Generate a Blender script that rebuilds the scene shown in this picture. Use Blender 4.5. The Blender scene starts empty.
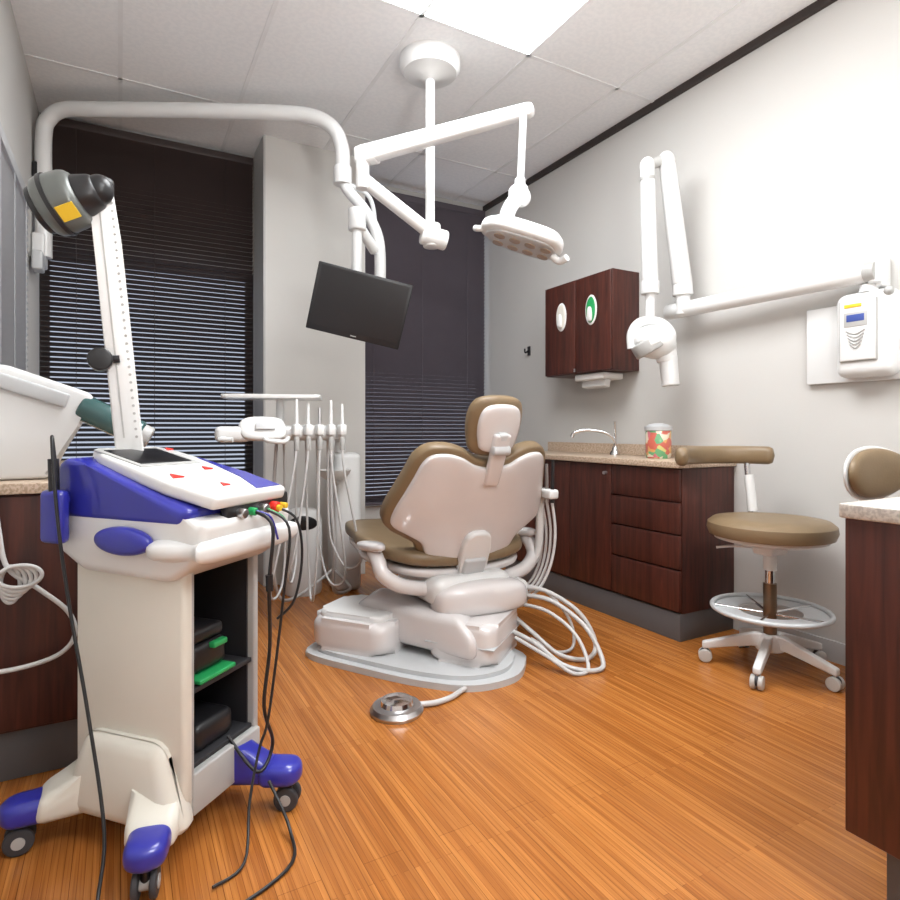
import bpy, bmesh, math, random
from mathutils import Vector, Matrix
random.seed(4)
D=bpy.data; S=bpy.context.scene
# ---------------------------------------------------------------- materials
def newmat(name):
    m=D.materials.new(name); m.use_nodes=True
    nt=m.node_tree; b=nt.nodes['Principled BSDF']; return m,nt,b
def mat(name,col,rough=.5,metal=0,var=.04,scale=8,bump=0,emit=0,coat=0,alpha=1,trans=0):
    m,nt,b=newmat(name)
    n=nt.nodes.new('ShaderNodeTexNoise'); n.inputs['Scale'].default_value=scale; n.inputs['Detail'].default_value=3
    tc=nt.nodes.new('ShaderNodeTexCoord'); nt.links.new(tc.outputs['Object'],n.inputs['Vector'])
    r=nt.nodes.new('ShaderNodeValToRGB')
    c=Vector(col[:3])
    r.color_ramp.elements[0].color=(*[max(0,x*(1-var)) for x in c],1); r.color_ramp.elements[1].color=(*[min(1,x*(1+var)) for x in c],1)
    r.color_ramp.elements[0].position=.3; r.color_ramp.elements[1].position=.7
    nt.links.new(n.outputs['Fac'],r.inputs['Fac']); nt.links.new(r.outputs['Color'],b.inputs['Base Color'])
    b.inputs['Roughness'].default_value=rough; b.inputs['Metallic'].default_value=metal
    b.inputs['Coat Weight'].default_value=coat
    if emit: 
        b.inputs['Emission Color'].default_value=(*c,1); b.inputs['Emission Strength'].default_value=emit
    if trans: b.inputs['Transmission Weight'].default_value=trans
    if bump:
        bp=nt.nodes.new('ShaderNodeBump'); bp.inputs['Strength'].default_value=bump; bp.inputs['Distance'].default_value=.002
        n2=nt.nodes.new('ShaderNodeTexNoise'); n2.inputs['Scale'].default_value=180
        nt.links.new(tc.outputs['Object'],n2.inputs['Vector']); nt.links.new(n2.outputs['Fac'],bp.inputs['Height']); nt.links.new(bp.outputs['Normal'],b.inputs['Normal'])
    return m
def wood_cab():
    m,nt,b=newmat('mahogany_laminate')
    tc=nt.nodes.new('ShaderNodeTexCoord'); mp=nt.nodes.new('ShaderNodeMapping'); mp.inputs['Scale'].default_value=(22,22,1.6)
    n=nt.nodes.new('ShaderNodeTexNoise'); n.inputs['Scale'].default_value=2.2; n.inputs['Detail'].default_value=6; n.inputs['Distortion'].default_value=.6
    r=nt.nodes.new('ShaderNodeValToRGB'); e=r.color_ramp.elements
    e[0].position=.3; e[0].color=(.033,.0085,.0058,1); e[1].position=.75; e[1].color=(.105,.026,.016,1)
    nt.links.new(tc.outputs['Object'],mp.inputs[0]); nt.links.new(mp.outputs[0],n.inputs['Vector']); nt.links.new(n.outputs['Fac'],r.inputs[0]); nt.links.new(r.outputs[0],b.inputs['Base Color'])
    b.inputs['Roughness'].default_value=.42; return m
def wood_floor():
    m,nt,b=newmat('bamboo_strip_floor')
    tc=nt.nodes.new('ShaderNodeTexCoord'); mp=nt.nodes.new('ShaderNodeMapping'); mp.inputs['Rotation'].default_value=(0,0,math.radians(90))
    br=nt.nodes.new('ShaderNodeTexBrick'); br.inputs['Scale'].default_value=1; br.inputs['Brick Width'].default_value=.9; br.inputs['Row Height'].default_value=.014
    br.inputs['Mortar Size'].default_value=.0006; br.inputs['Color1'].default_value=(.53,.208,.048,1); br.inputs['Color2'].default_value=(.38,.130,.026,1); br.inputs['Mortar'].default_value=(.26,.08,.016,1)
    br.offset=.37
    br2=nt.nodes.new('ShaderNodeTexBrick'); br2.inputs['Scale'].default_value=1; br2.inputs['Brick Width'].default_value=1.3; br2.inputs['Row Height'].default_value=.098
    br2.inputs['Mortar Size'].default_value=.0008; br2.inputs['Color1'].default_value=(1,1,1,1); br2.inputs['Color2'].default_value=(.9,.88,.86,1); br2.inputs['Mortar'].default_value=(.55,.5,.45,1); br2.offset=.41
    mp2=nt.nodes.new('ShaderNodeMapping'); mp2.inputs['Scale'].default_value=(110,2.5,1)
    n=nt.nodes.new('ShaderNodeTexNoise'); n.inputs['Scale'].default_value=1.5; n.inputs['Detail'].default_value=5
    r=nt.nodes.new('ShaderNodeValToRGB'); r.color_ramp.elements[0].position=.3; r.color_ramp.elements[0].color=(.7,.66,.62,1); r.color_ramp.elements[1].position=.7; r.color_ramp.elements[1].color=(1.12,1.12,1.12,1)
    L=nt.links.new
    L(tc.outputs['Object'],mp.inputs[0]); L(mp.outputs[0],br.inputs['Vector']); L(mp.outputs[0],br2.inputs['Vector']); L(tc.outputs['Object'],mp2.inputs[0]); L(mp2.outputs[0],n.inputs['Vector']); L(n.outputs['Fac'],r.inputs[0])
    def mul(a,c):
        x=nt.nodes.new('ShaderNodeMix'); x.data_type='RGBA'; x.blend_type='MULTIPLY'; x.inputs[0].default_value=1; L(a,x.inputs[6]); L(c,x.inputs[7]); return x.outputs[2]
    L(mul(mul(br.outputs['Color'],r.outputs[0]),br2.outputs['Color']),b.inputs['Base Color'])
    b.inputs['Roughness'].default_value=.27; return m
def speck(name,c1,c2,scale,rough=.4):
    m,nt,b=newmat(name); tc=nt.nodes.new('ShaderNodeTexCoord'); n=nt.nodes.new('ShaderNodeTexNoise'); n.inputs['Scale'].default_value=scale; n.inputs['Detail'].default_value=4
    r=nt.nodes.new('ShaderNodeValToRGB'); e=r.color_ramp.elements; e[0].position=.42; e[0].color=(*c1,1); e[1].position=.58; e[1].color=(*c2,1)
    nt.links.new(tc.outputs['Object'],n.inputs['Vector']); nt.links.new(n.outputs['Fac'],r.inputs[0]); nt.links.new(r.outputs[0],b.inputs['Base Color']); b.inputs['Roughness'].default_value=rough; return m
def candy():
    m,nt,b=newmat('candy_contents'); tc=nt.nodes.new('ShaderNodeTexCoord'); v=nt.nodes.new('ShaderNodeTexVoronoi'); v.inputs['Scale'].default_value=30
    s=nt.nodes.new('ShaderNodeSeparateColor'); r=nt.nodes.new('ShaderNodeValToRGB'); r.color_ramp.interpolation='CONSTANT'
    e=r.color_ramp.elements; e[0].color=(.55,.12,.08,1); e[1].position=.25; e[1].color=(.7,.62,.48,1)
    for p,c in ((.42,(.12,.36,.16,1)),(.6,(.65,.34,.12,1)),(.75,(.55,.14,.18,1)),(.88,(.6,.55,.2,1))):
        k=e.new(p); k.color=c
    L=nt.links.new; L(tc.outputs['Object'],v.inputs['Vector']); L(v.outputs['Color'],s.inputs[0]); L(s.outputs[0],r.inputs[0]); L(r.outputs[0],b.inputs['Base Color'])
    b.inputs['Coat Weight'].default_value=1; b.inputs['Roughness'].default_value=.3; return m
WALL=mat('painted_wall',(.565,.555,.535),.8,var=.012,scale=2,bump=.15)
WALLC=mat('painted_column',(.62,.61,.585),.75,var=.012,scale=2,bump=.15)
CEIL=speck('acoustic_tile',(.84,.855,.87),(.88,.89,.90),45,.9)
TBAR=mat('ceiling_tbar',(.80,.81,.82),.5)
TRIM=mat('dark_trim',(.03,.02,.018),.5)
WOOD=wood_cab(); FLOOR=wood_floor()
COUNTER=speck('speckled_countertop',(.40,.29,.2),(.60,.47,.36),120,.35)
COUNTERL=speck('light_countertop',(.42,.385,.35),(.58,.54,.49),140,.35)
KICK=mat('grey_toe_kick',(.10,.10,.105),.5)
WHITE=mat('white_enamel',(.72,.725,.72),.3,var=.01,coat=.25)
CREAM=mat('cream_plastic',(.70,.68,.61),.4,var=.01)
SHELL=mat('chair_shell',(.66,.635,.63),.22,var=.015,coat=.5)
GREYP=mat('grey_plastic',(.42,.42,.41),.4)
LGREY=mat('light_grey_metal',(.52,.535,.545),.35)
TAN=mat('taupe_leather',(.205,.142,.078),.42,var=.07,scale=10,bump=.25)
BLACK=mat('black_plastic',(.012,.012,.014),.35)
DARK=mat('dark_interior',(.02,.02,.024),.6)
SCREEN=mat('dark_screen',(.007,.007,.009),.3)
BLUE=mat('blue_plastic',(.026,.030,.33),.28,var=.05,coat=.4)
CHROME=mat('chrome',(.75,.75,.76),.15,1)
STEEL=mat('brushed_steel',(.55,.55,.56),.3,1)
BLIND=mat('blind_slat_brown',(.046,.032,.030),.45)
BLINDP=mat('blind_slat_mauve',(.100,.086,.104),.5)
BLINDW=mat('blind_slat_grey',(.42,.43,.44),.5)
FRAME=mat('window_frame_dark',(.05,.045,.045),.5)
FRAMEW=mat('window_frame_light',(.6,.6,.58),.5)
LEDP=mat('light_panel_diffuser',(.965,.985,1),.5,var=0,emit=15.5)
GREEN=mat('green_plastic',(.02,.34,.1),.4); RED=mat('red_plastic',(.75,.03,.02),.4); YEL=mat('yellow_label',(.8,.52,.03),.5)
PAPER=mat('paper',(.76,.755,.74),.8); CANDY=candy()
HOSE=mat('hose_vinyl',(.53,.525,.52),.35); BULB=mat('lamp_lens',(.38,.29,.22),.2)
LCD=mat('lcd_blue',(.05,.08,.28),.2,emit=.2); TEAL=mat('dark_teal',(.03,.09,.09),.2,coat=.5); GREENG=mat('scanner_grey',(.13,.14,.133),.32,.3)
RUBBER=mat('caster_rubber',(.04,.04,.045),.6); CASTG=mat('caster_beige',(.50,.48,.45),.4)
BRONZE=mat('bronze_column',(.20,.13,.08),.3,.8)
# ---------------------------------------------------------------- geometry
def finish(bm,name,m,parent=None,ang=38):
    bmesh.ops.recalc_face_normals(bm,faces=bm.faces)
    for f in bm.faces: f.smooth=True
    for e in bm.edges:
        if len(e.link_faces)==2 and e.calc_face_angle(0)>math.radians(ang): e.smooth=False
    me=D.meshes.new(name); bm.to_mesh(me); bm.free(); me.materials.append(m)
    o=D.objects.new(name,me); S.collection.objects.link(o)
    if parent: o.parent=parent
    return o
def catmull(pts,closed=True,n=6):
    out=[];N=len(pts); rng=range(N) if closed else range(N-1)
    for i in rng:
        g=lambda k:Vector(pts[k%N]) if closed else Vector(pts[max(0,min(N-1,k))])
        p0,p1,p2,p3=g(i-1),g(i),g(i+1),g(i+2)
        for j in range(n):
            t=j/n; out.append(.5*((2*p1)+(p2-p0)*t+(2*p0-5*p1+4*p2-p3)*t*t+(3*p1-p0-3*p2+p3)*t**3))
    if not closed: out.append(Vector(pts[-1]))
    return out
def sym(h):
    return [(u,v) for u,v in h]+[(-u,v) for u,v in reversed(h) if abs(u)>1e-6]
def ell2(a,b,n=20): return [(a*math.cos(2*math.pi*i/n),b*math.sin(2*math.pi*i/n)) for i in range(n)]
def rr(a,b,r,n=5):
    o=[]
    for sx,sy,a0 in ((1,1,0),(-1,1,90),(-1,-1,180),(1,-1,270)):
        for i in range(n+1):
            t=math.radians(a0+90*i/n); o.append((sx*(a-r)+r*math.cos(t),sy*(b-r)+r*math.sin(t)))
    return o
GROUPS=[]
class G:
    def __init__(s,name,loc=None,rz=0):
        s.e=D.objects.new(name,None); S.collection.objects.link(s.e); s.e.empty_display_size=.1
        s.world=loc is None; s.loc=Vector(loc or (0,0,0)); s.rz=rz
        s.e.location=s.loc; s.e.rotation_euler=(0,0,rz); GROUPS.append(s)
    def l(s,x,y,z):
        v=Matrix.Rotation(-s.rz,3,'Z')@(Vector((x,y,z))-s.loc); return v
    def box(s,n,c,d,m,bev=.004,rot=(0,0,0),seg=3,taper=None):
        bm=bmesh.new(); bmesh.ops.create_cube(bm,size=1)
        for v in bm.verts:
            k=1
            if taper and v.co.z>0: k=taper
            v.co=Vector((v.co.x*d[0]*k,v.co.y*d[1]*k,v.co.z*d[2]))
        b=min(bev,.45*min(d))
        if b>0: bmesh.ops.bevel(bm,geom=bm.edges[:],offset=b,segments=seg,profile=.5,affect='EDGES')
        o=finish(bm,n,m,s.e); o.location=c; o.rotation_euler=rot; return o
    def cyl(s,n,p1,p2,r,m,r2=None,seg=28,bev=.0):
        p1=Vector(p1);p2=Vector(p2);h=(p2-p1).length
        bm=bmesh.new(); bmesh.ops.create_cone(bm,cap_ends=True,segments=seg,radius1=r,radius2=r if r2 is None else r2,depth=h)
        if bev:
            ed=[e for e in bm.edges if abs(e.verts[0].co.z-e.verts[1].co.z)<1e-6]
            bmesh.ops.bevel(bm,geom=ed,offset=bev,segments=3,profile=.5,affect='EDGES')
        o=finish(bm,n,m,s.e); o.location=(p1+p2)/2
        o.rotation_mode='QUATERNION'; o.rotation_quaternion=(p2-p1).to_track_quat('Z','Y'); return o
    def path(s,n,pts,r,m,sm=True):
        P=catmull(pts,False,6) if sm else [Vector(p) for p in pts]
        bm=bmesh.new(); K=12; up=Vector((.13,.21,.97)).normalized(); rings=[]
        for i,p in enumerate(P):
            t=(P[min(i+1,len(P)-1)]-P[max(i-1,0)]).normalized()
            if i==0:
                a=up.cross(t)
                if a.length<.1: a=Vector((1,0,0)).cross(t)
                a.normalize()
            else:
                a=(a-t*a.dot(t)).normalized()
            b=t.cross(a)
            rings.append([bm.verts.new(p+(a*math.cos(2*math.pi*k/K)+b*math.sin(2*math.pi*k/K))*r) for k in range(K)])
        for i in range(len(rings)-1):
            for k in range(K): bm.faces.new((rings[i][k],rings[i][(k+1)%K],rings[i+1][(k+1)%K],rings[i+1][k]))
        bm.faces.new(rings[0][::-1]); bm.faces.new(rings[-1])
        return finish(bm,n,m,s.e,60)
    def ell(s,n,c,r,m,rot=(0,0,0)):
        bm=bmesh.new(); bmesh.ops.create_uvsphere(bm,u_segments=28,v_segments=16,radius=1)
        for v in bm.verts: v.co=Vector((v.co.x*r[0],v.co.y*r[1],v.co.z*r[2]))
        o=finish(bm,n,m,s.e,80); o.location=c; o.rotation_euler=rot; return o
    def lathe(s,n,prof,c,m,seg=40,rot=(0,0,0)):
        bm=bmesh.new(); R=[]
        for r,z in prof: R.append([bm.verts.new((r*math.cos(2*math.pi*k/seg),r*math.sin(2*math.pi*k/seg),z)) for k in range(seg)] if r>1e-5 else [bm.verts.new((0,0,z))])
        for a,b in zip(R,R[1:]):
            for k in range(seg):
                k2=(k+1)%seg
                if len(a)==1 and len(b)==1: continue
                if len(a)==1: bm.faces.new((a[0],b[k],b[k2]))
                elif len(b)==1: bm.faces.new((a[k],a[k2],b[0]))
                else: bm.faces.new((a[k],a[k2],b[k2],b[k]))
        o=finish(bm,n,m,s.e,40); o.location=c; o.rotation_euler=rot; return o
    def prism(s,n,outl,O,U,V,N,t,m,bev=.004,smooth=False):
        O,U,V,N=[Vector(x) for x in (O,U,V,N)]
        U.normalize();V.normalize();N.normalize()
        P=catmull(outl) if smooth else [Vector(p) for p in outl]
        bm=bmesh.new()
        a=[bm.verts.new(O+U*p[0]+V*p[1]-N*t/2) for p in P]; b=[bm.verts.new(O+U*p[0]+V*p[1]+N*t/2) for p in P]
        f1=bm.faces.new(a[::-1]); f2=bm.faces.new(b)
        for i in range(len(P)):
            j=(i+1)%len(P); bm.faces.new((a[i],a[j],b[j],b[i]))
        if bev:
            ed=list(set(f1.edges[:]+f2.edges[:])) if (smooth or len(P)>12) else bm.edges[:]
            bmesh.ops.bevel(bm,geom=ed,offset=bev,segments=4,profile=.5,affect='EDGES')
        return finish(bm,n,m,s.e,35)
    def pillow(s,n,outl,O,U,V,N,hf,hb,m,k=0,p=3,kv=0,smooth=True):
        O,U,V,N=[Vector(x) for x in (O,U,V,N)]
        U.normalize();V.normalize();N.normalize()
        P=catmull(outl) if smooth else [Vector(q) for q in outl]
        cu=sum(q[0] for q in P)/len(P); cv=sum(q[1] for q in P)/len(P)
        bm=bmesh.new(); M=10
        def pt(u,v,h): return bm.verts.new(O+U*u+V*v+N*(h+k*u*u+kv*(v-cv)**2))
        rings=[]
        seq=[(math.sin(i/M*math.pi/2)**(2/p),hf*max(0,math.cos(i/M*math.pi/2))**(2/p)) for i in range(1,M+1)]
        seq+=[(math.sin(i/M*math.pi/2)**(2/p),-hb*max(0,math.cos(i/M*math.pi/2))**(2/p)) for i in range(M-1,0,-1)]
        for sc,h in seq: rings.append([pt(cu+(q[0]-cu)*sc,cv+(q[1]-cv)*sc,h) for q in P])
        c1=pt(cu,cv,hf); c2=pt(cu,cv,-hb); L=len(P)
        for i in range(L): bm.faces.new((c1,rings[0][i],rings[0][(i+1)%L])); bm.faces.new((c2,rings[-1][(i+1)%L],rings[-1][i]))
        for a,b in zip(rings,rings[1:]):
            for i in range(L): bm.faces.new((a[i],b[i],b[(i+1)%L],a[(i+1)%L]))
        return finish(bm,n,m,s.e,70)
def room(name,boxes,m):
    bm=bmesh.new()
    for a,b in boxes:
        r=bmesh.ops.create_cube(bm,size=1)
        for v in r['verts']: v.co=Vector([(a[i]+b[i])/2+v.co[i]*(b[i]-a[i]) for i in range(3)])
    return finish(bm,name,m)
XL,XR,YB,YN,H=-.424,2.7,4.28,-1.6,2.887
XW=XR-.004
# ---------------------------------------------------------------- room shell
room('floor',[((XL-.1,YN-.1,-.1),(XR+.1,YB+.1,0))],FLOOR)
room('ceiling',[((XL-.1,YN-.1,H),(XR+.1,YB+.1,H+.1))],CEIL)
room('wall_right',[((XR,YN,0),(XR+.1,YB+.1,H))],WALL)
room('wall_near',[((XL-.1,YN-.1,0),(XR+.1,YN,H))],WALL)
room('wall_left',[((XL-.1,YN,0),(XL,2.5,H)),((XL-.1,3.46,0),(XL,YB+.1,H)),((XL-.1,2.5,0),(XL,3.46,1.08)),((XL-.1,2.5,2.1),(XL,3.46,H))],WALL)
room('wall_back',[((XL,YB,0),(XR,YB+.1,.42)),((XL,YB,2.84),(XR,YB+.1,H)),((.81,YB,.42),(1.49,YB+.1,2.84)),((XL,YB,2.08),(.81,YB+.1,2.84))],WALL)
room('column_window',[((.81,3.92,0),(1.49,YB,H))],WALLC)
room('column_side_strip',[((.80,3.915,.0),(.812,YB-.07,H))],GREYP)  # grey sheet laid over the column's left side
room('trim_ceiling',[((XR-.022,YN,H-.04),(XR,YB,H))],TRIM)
room('baseboard_right',[((XR-.012,.72,0),(XR,1.90,.09))],LGREY)
tb=[]
for k in range(-3,3):
    xx=1.2+.6*k
    if XL<xx<XR: tb.append(((xx-.010,YN,H-.004),(xx+.010,YB,H)))
for k in range(-4,3):
    yy=2.44+1.22*k
    if YN<yy<YB: tb.append(((XL,yy-.010,H-.004),(XR,yy+.010,H)))
room('trim_ceiling_grid',tb,TBAR)
for (a,b) in [((1.2,1.22),(1.8,2.44)),((.6,1.22),(1.2,2.44)),((1.2,-1.22),(1.8,0)),((.6,-1.22),(1.2,0))]:  # last two panels are unseen, added near the camera to light the room
    g=G('ceiling_light_panel')
    g.box('diffuser',((a[0]+b[0])/2,(a[1]+b[1])/2,H-.004),(.575,1.19,.006),LEDP,.001)
# windows + blinds
def blinds(name,axis,c,a,b,z0,z1,M,deg,w=.034):
    bm=bmesh.new(); z=z0+.03; th=math.radians(deg)
    while z<z1-.05:
        dy=w/2*math.cos(th); dz=w/2*math.sin(th)
        if axis=='x': q=[(a,c-dy,z+dz),(b,c-dy,z+dz),(b,c+dy,z-dz),(a,c+dy,z-dz)]
        else: q=[(c+dy,a,z+dz),(c+dy,b,z+dz),(c-dy,b,z-dz),(c-dy,a,z-dz)]
        vs=[bm.verts.new(p) for p in q]; bm.faces.new(vs); z+=.03
    g=G(name); finish(bm,'slats',M,g.e)
    m=(a+b)/2; L=b-a
    for nm,zz,hh in (('head_rail',z1-.025,.05),('bottom_rail',z0+.012,.02)):
        if axis=='x': g.box(nm,(m,c,zz),(L,.04,hh),M,.003)
        else: g.box(nm,(c,m,zz),(.04,L,hh),M,.003)
    for t in (.15,.5,.85):
        p=a+L*t
        if axis=='x': g.cyl('cord',(p,c-.018,z0),(p,c-.018,z1-.03),.0015,M,seg=8)
        else: g.cyl('cord',(c+.018,p,z0),(c+.018,p,z1-.03),.0015,M,seg=8)
blinds('window_blind','x',YB-.035,XL+.01,.795,.43,2.86,BLIND,36)
blinds('window_blind','x',YB-.035,1.50,XR-.03,.43,2.83,BLINDP,55)
blinds('window_blind','y',XL+.03,2.5,3.46,1.08,2.1,BLINDW,50)
def frame(n,bx,m=FRAME): room(n,bx,m)
frame('window_1',[((XL,YB+.03,.42),(.81,YB+.07,.47)),((XL,YB+.03,2.03),(.81,YB+.07,2.08)),((XL,YB+.03,.42),(XL+.05,YB+.07,2.08)),((.76,YB+.03,.42),(.81,YB+.07,2.08))])
frame('window_2',[((1.49,YB+.03,.42),(XR,YB+.07,.47)),((1.49,YB+.03,2.79),(XR,YB+.07,2.84)),((1.49,YB+.03,.42),(1.54,YB+.07,2.84)),((XR-.05,YB+.03,.42),(XR,YB+.07,2.84))])
frame('window_3',[((XL-.07,2.5,1.08),(XL-.03,3.46,1.12)),((XL-.07,2.5,2.06),(XL-.03,3.46,2.1)),((XL-.07,2.5,1.08),(XL-.03,2.54,2.1)),((XL-.07,3.42,1.08),(XL-.03,3.46,2.1))],FRAMEW)
room('trim_window_3',[((XL,2.44,1.02),(XL+.012,2.5,2.16)),((XL,3.46,1.02),(XL+.012,3.52,2.16)),((XL,2.5,1.02),(XL+.012,3.46,1.08)),((XL,2.5,2.1),(XL+.012,3.46,2.16))],FRAMEW)
# ---------------------------------------------------------------- right base cabinet
g=G('base_cabinet'); X0=2.298; y0,y1=1.934,3.40
g.box('toe_kick',((X0+.01+XW)/2,(y0+y1)/2,.065),(XW-X0-.01,y1-y0-.01,.13),KICK,.002)
g.box('carcass',((X0+.02+XW)/2,(y0+y1)/2,.475),(XW-X0-.02,y1-y0,.69),WOOD,.002)
ys=2.381
for i,(za,zb) in enumerate(((.14,.335),(.34,.50),(.505,.655),(.66,.815))):
    g.box('drawer_%d'%i,(X0+.009,(y0+ys)/2,(za+zb)/2),(.018,ys-y0-.006,zb-za-.005),WOOD,.0025)
for i in range(3):
    a=ys+i*.338; g.box('cabinet_front_%d'%i,(X0+.009,a+.169,.478),(.018,.332,.672),WOOD,.0025)
    g.cyl('knob_%d'%i,(X0-.02,a+(.035 if i!=1 else .30),.77),(X0,a+(.035 if i!=1 else .30),.77),.009,STEEL)
g.box('countertop',((X0-.02+XW)/2,(y0-.01+y1)/2,.835),(XW-X0+.02,y1-y0+.02,.03),COUNTER,.003)
room('trim_backsplash',[((XR-.024,y0,.851),(XR-.004,y1,.916))],COUNTER)
g=G('faucet'); fx,fy=2.60,2.66
g.lathe('base',[(0,0),(.03,0),(.03,.012),(.018,.03),(.014,.05),(0,.05)],(fx,fy,.851),CHROME)
g.path('spout',[(fx,fy,.89),(fx-.005,fy,.94),(fx-.05,fy+.03,.985),(fx-.13,fy+.09,1.0),(fx-.19,fy+.14,.985),(fx-.205,fy+.15,.955)],.010,CHROME)
g.path('lever',[(fx,fy,.90),(fx+.0,fy-.005,.97),(fx-.02,fy-.02,1.05)],.008,CHROME)
g=G('candy_jar')
g.lathe('contents',[(0,0),(.060,0),(.066,.02),(.066,.14),(.06,.15),(0,.155)],(2.5,2.24,.851),CANDY)
g.lathe('rim',[(.064,.145),(.070,.148),(.071,.168),(.064,.17),(.062,.15)],(2.5,2.24,.851),LGREY)
g.lathe('lid',[(.066,.166),(.05,.178),(.02,.185),(0,.186)],(2.5,2.24,.851),LGREY)
# upper cabinet
g=G('wall_cabinet')
g.box('carcass',((2.485+XW)/2,2.865,1.6425),(XW-2.485,.61,.585),WOOD,.002)
for i,a in enumerate((2.562,2.868)):
    g.box('cabinet_front_%d'%i,(2.478,a+.15,1.6425),(.016,.296,.575),WOOD,.0025)
    cx,cz=2.468,1.72; yy=a+.13 if i==1 else a+.16
    g.pillow('dispenser_ring_%d'%i,ell2(.05,.09),(cx,yy,cz),(0,1,0),(0,0,1),(-1,0,0),.006,.003,PAPER)
    g.pillow('dispenser_%d'%i,ell2(.040,.078),(cx-.003,yy,cz),(0,1,0),(0,0,1),(-1,0,0),.006,.004,GREEN if i==0 else CREAM)
    g.pillow('glove_%d'%i,[(-.014,-.05),(.014,-.045),(.018,0),(.010,.035),(-.010,.03),(-.018,-.01)],(cx-.01,yy,cz-.018),(0,1,0),(0,0,1),(-1,0,0),.014,.004,PAPER)
g.box('hinge_tab',(2.466,2.87,1.37),(.006,.012,.02),STEEL,.001)
g=G('paper_towel_dispenser')
g.box('case',(2.58,2.78,1.325),(.16,.26,.04),PAPER,.01)
g.box('towel',(2.56,2.78,1.285),(.05,.20,.05),WHITE,.008,rot=(0,.2,0))
g=G('wall_hook'); g.box('plate',(XR-.006,3.65,1.595),(.01,.03,.07),BLACK,.003); g.path('hook',[(XR-.01,3.65,1.60),(XR-.04,3.65,1.58),(XR-.045,3.65,1.61)],.006,BLACK)
# ---------------------------------------------------------------- near right counter
g=G('side_counter')
g.box('toe_kick',((1.355+XW)/2,.32,.09),(XW-1.355,.62,.18),KICK,.002)
g.box('carcass',((1.30+XW)/2,.3325,.50),(XW-1.30,.695,.64),WOOD,.002)
g.box('countertop',((1.292+XW)/2,.337,.835),(XW-1.292,.704,.03),COUNTERL,.004)
# ---------------------------------------------------------------- left counter
g=G('counter_cabinet'); 
g.box('toe_kick',(-.213,2.78,.075),(.41,1.36,.15),KICK,.002)
g.box('carcass',(-.21,2.775,.483),(.42,1.41,.67),WOOD,.002)
g.box('cabinet_front',(-.21,2.066,.485),(.412,.014,.655),WOOD,.002)
g.box('countertop',(-.204,2.77,.835),(.43,1.45,.03),COUNTER,.003)
# ---------------------------------------------------------------- stools
def stool(name,loc,seatz,rs,ring,legs,rot0=0.3):
    g=G(name,(loc[0],loc[1],0))
    g.lathe('seat',[(0,-.055),(rs*.8,-.055),(rs*.96,-.045),(rs,-.02),(rs*.985,.005),(rs*.9,.022),(rs*.6,.03),(0,.03)],(0,0,seatz-.03),TAN,48)
    g.lathe('seat_pan',[(0,-.02),(rs*.6,-.02),(rs*.88,0),(rs*.88,.01),(0,.01)],(0,0,seatz-.09),WHITE,40)
    g.box('mechanism',(0,0,seatz-.13),(.12,.09,.05),WHITE,.015)
    g.path('lever',[(0,0,seatz-.13),(-.08,.10,seatz-.13),(-.13,.16,seatz-.14)],.006,STEEL)
    g.cyl('gas_sleeve',(0,0,seatz-.22),(0,0,seatz-.12),.026,WHITE)
    g.cyl('gas_rod',(0,0,.22),(0,0,seatz-.2),.018,CHROME); g.cyl('hub',(0,0,.09),(0,0,.36),.026,BRONZE)
    g.lathe('hub_cap',[(0,.15),(.035,.15),(.05,.11),(.055,.085),(0,.075)],(0,0,0),WHITE)
    for i in range(5):
        a=rot0+i*2*math.pi/5; c,s_=math.cos(a),math.sin(a); U=Vector((c,s_,0)); V=Vector((0,0,1)); N=Vector((-s_,c,0))
        g.prism('leg_%d'%i,[(.02,.09),(.02,.15),(.06,.15),(legs,.085),(legs,.06),(legs-.03,.06),(.08,.1)],(0,0,0),U,V,N,.03,WHITE,.006)
        px,py=c*(legs-.012),s_*(legs-.012)
        g.cyl('caster_stem_%d'%i,(px,py,.03),(px,py,.075),.008,STEEL)
        for k in (-1,1):
            q=Vector((px,py,.028))+N*.014*k; g.cyl('caster_%d_%d'%(i,k),q-N*.009,q+N*.009,.027,CASTG,bev=.004)
        g.cyl('caster_guard_%d'%i,Vector((px,py,.035))-N*.006,Vector((px,py,.035))+N*.006,.022,RUBBER)
        if ring: g.cyl('ring_spoke_%d'%i,(c*.03,s_*.03,.235),(c*ring,s_*ring,.25),.006,CHROME)
    if ring:
        g.path('foot_ring',[(ring*math.cos(t*math.pi/12),ring*math.sin(t*math.pi/12),.25) for t in range(25)],.010,LGREY)
        g.lathe('foot_disc',[(ring*.55,.0),(ring*.97,.0),(ring*.97,.006),(ring*.55,.006),(ring*.55,0)],(0,0,.238),LGREY)
    return g
g=stool('assistant_stool',(2.38,1.54),.635,.245,.222,.262,3.54)
cl=catmull([(-.33,.17,.888),(-.25,.235,.888),(-.12,.27,.888),(.0,.245,.888),(.09,.165,.888),(.125,.06,.888)],False,7)
bm=bmesh.new(); rings=[]; K=18; L=len(cl)
for i,p in enumerate(cl):
    t=i/(L-1); q=min(t,1-t)/.07; e=1 if q>=1 else max(.08,math.sqrt(1-(1-q)**2))
    tg=(cl[min(i+1,L-1)]-cl[max(i-1,0)]).normalized(); o=Vector((tg.y,-tg.x,0))
    ring=[]
    for k in range(K):
        c,s_=math.cos(2*math.pi*k/K),math.sin(2*math.pi*k/K)
        ring.append(bm.verts.new(p+o*(.028*e*math.copysign(abs(c)**.8,c))+Vector((0,0,.040*e*math.copysign(abs(s_)**.8,s_)))))
    rings.append(ring)
for i in range(L-1):
    for k in range(K): bm.faces.new((rings[i][k],rings[i][(k+1)%K],rings[i+1][(k+1)%K],rings[i+1][k]))
bm.faces.new(rings[0][::-1]); bm.faces.new(rings[-1])
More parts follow.
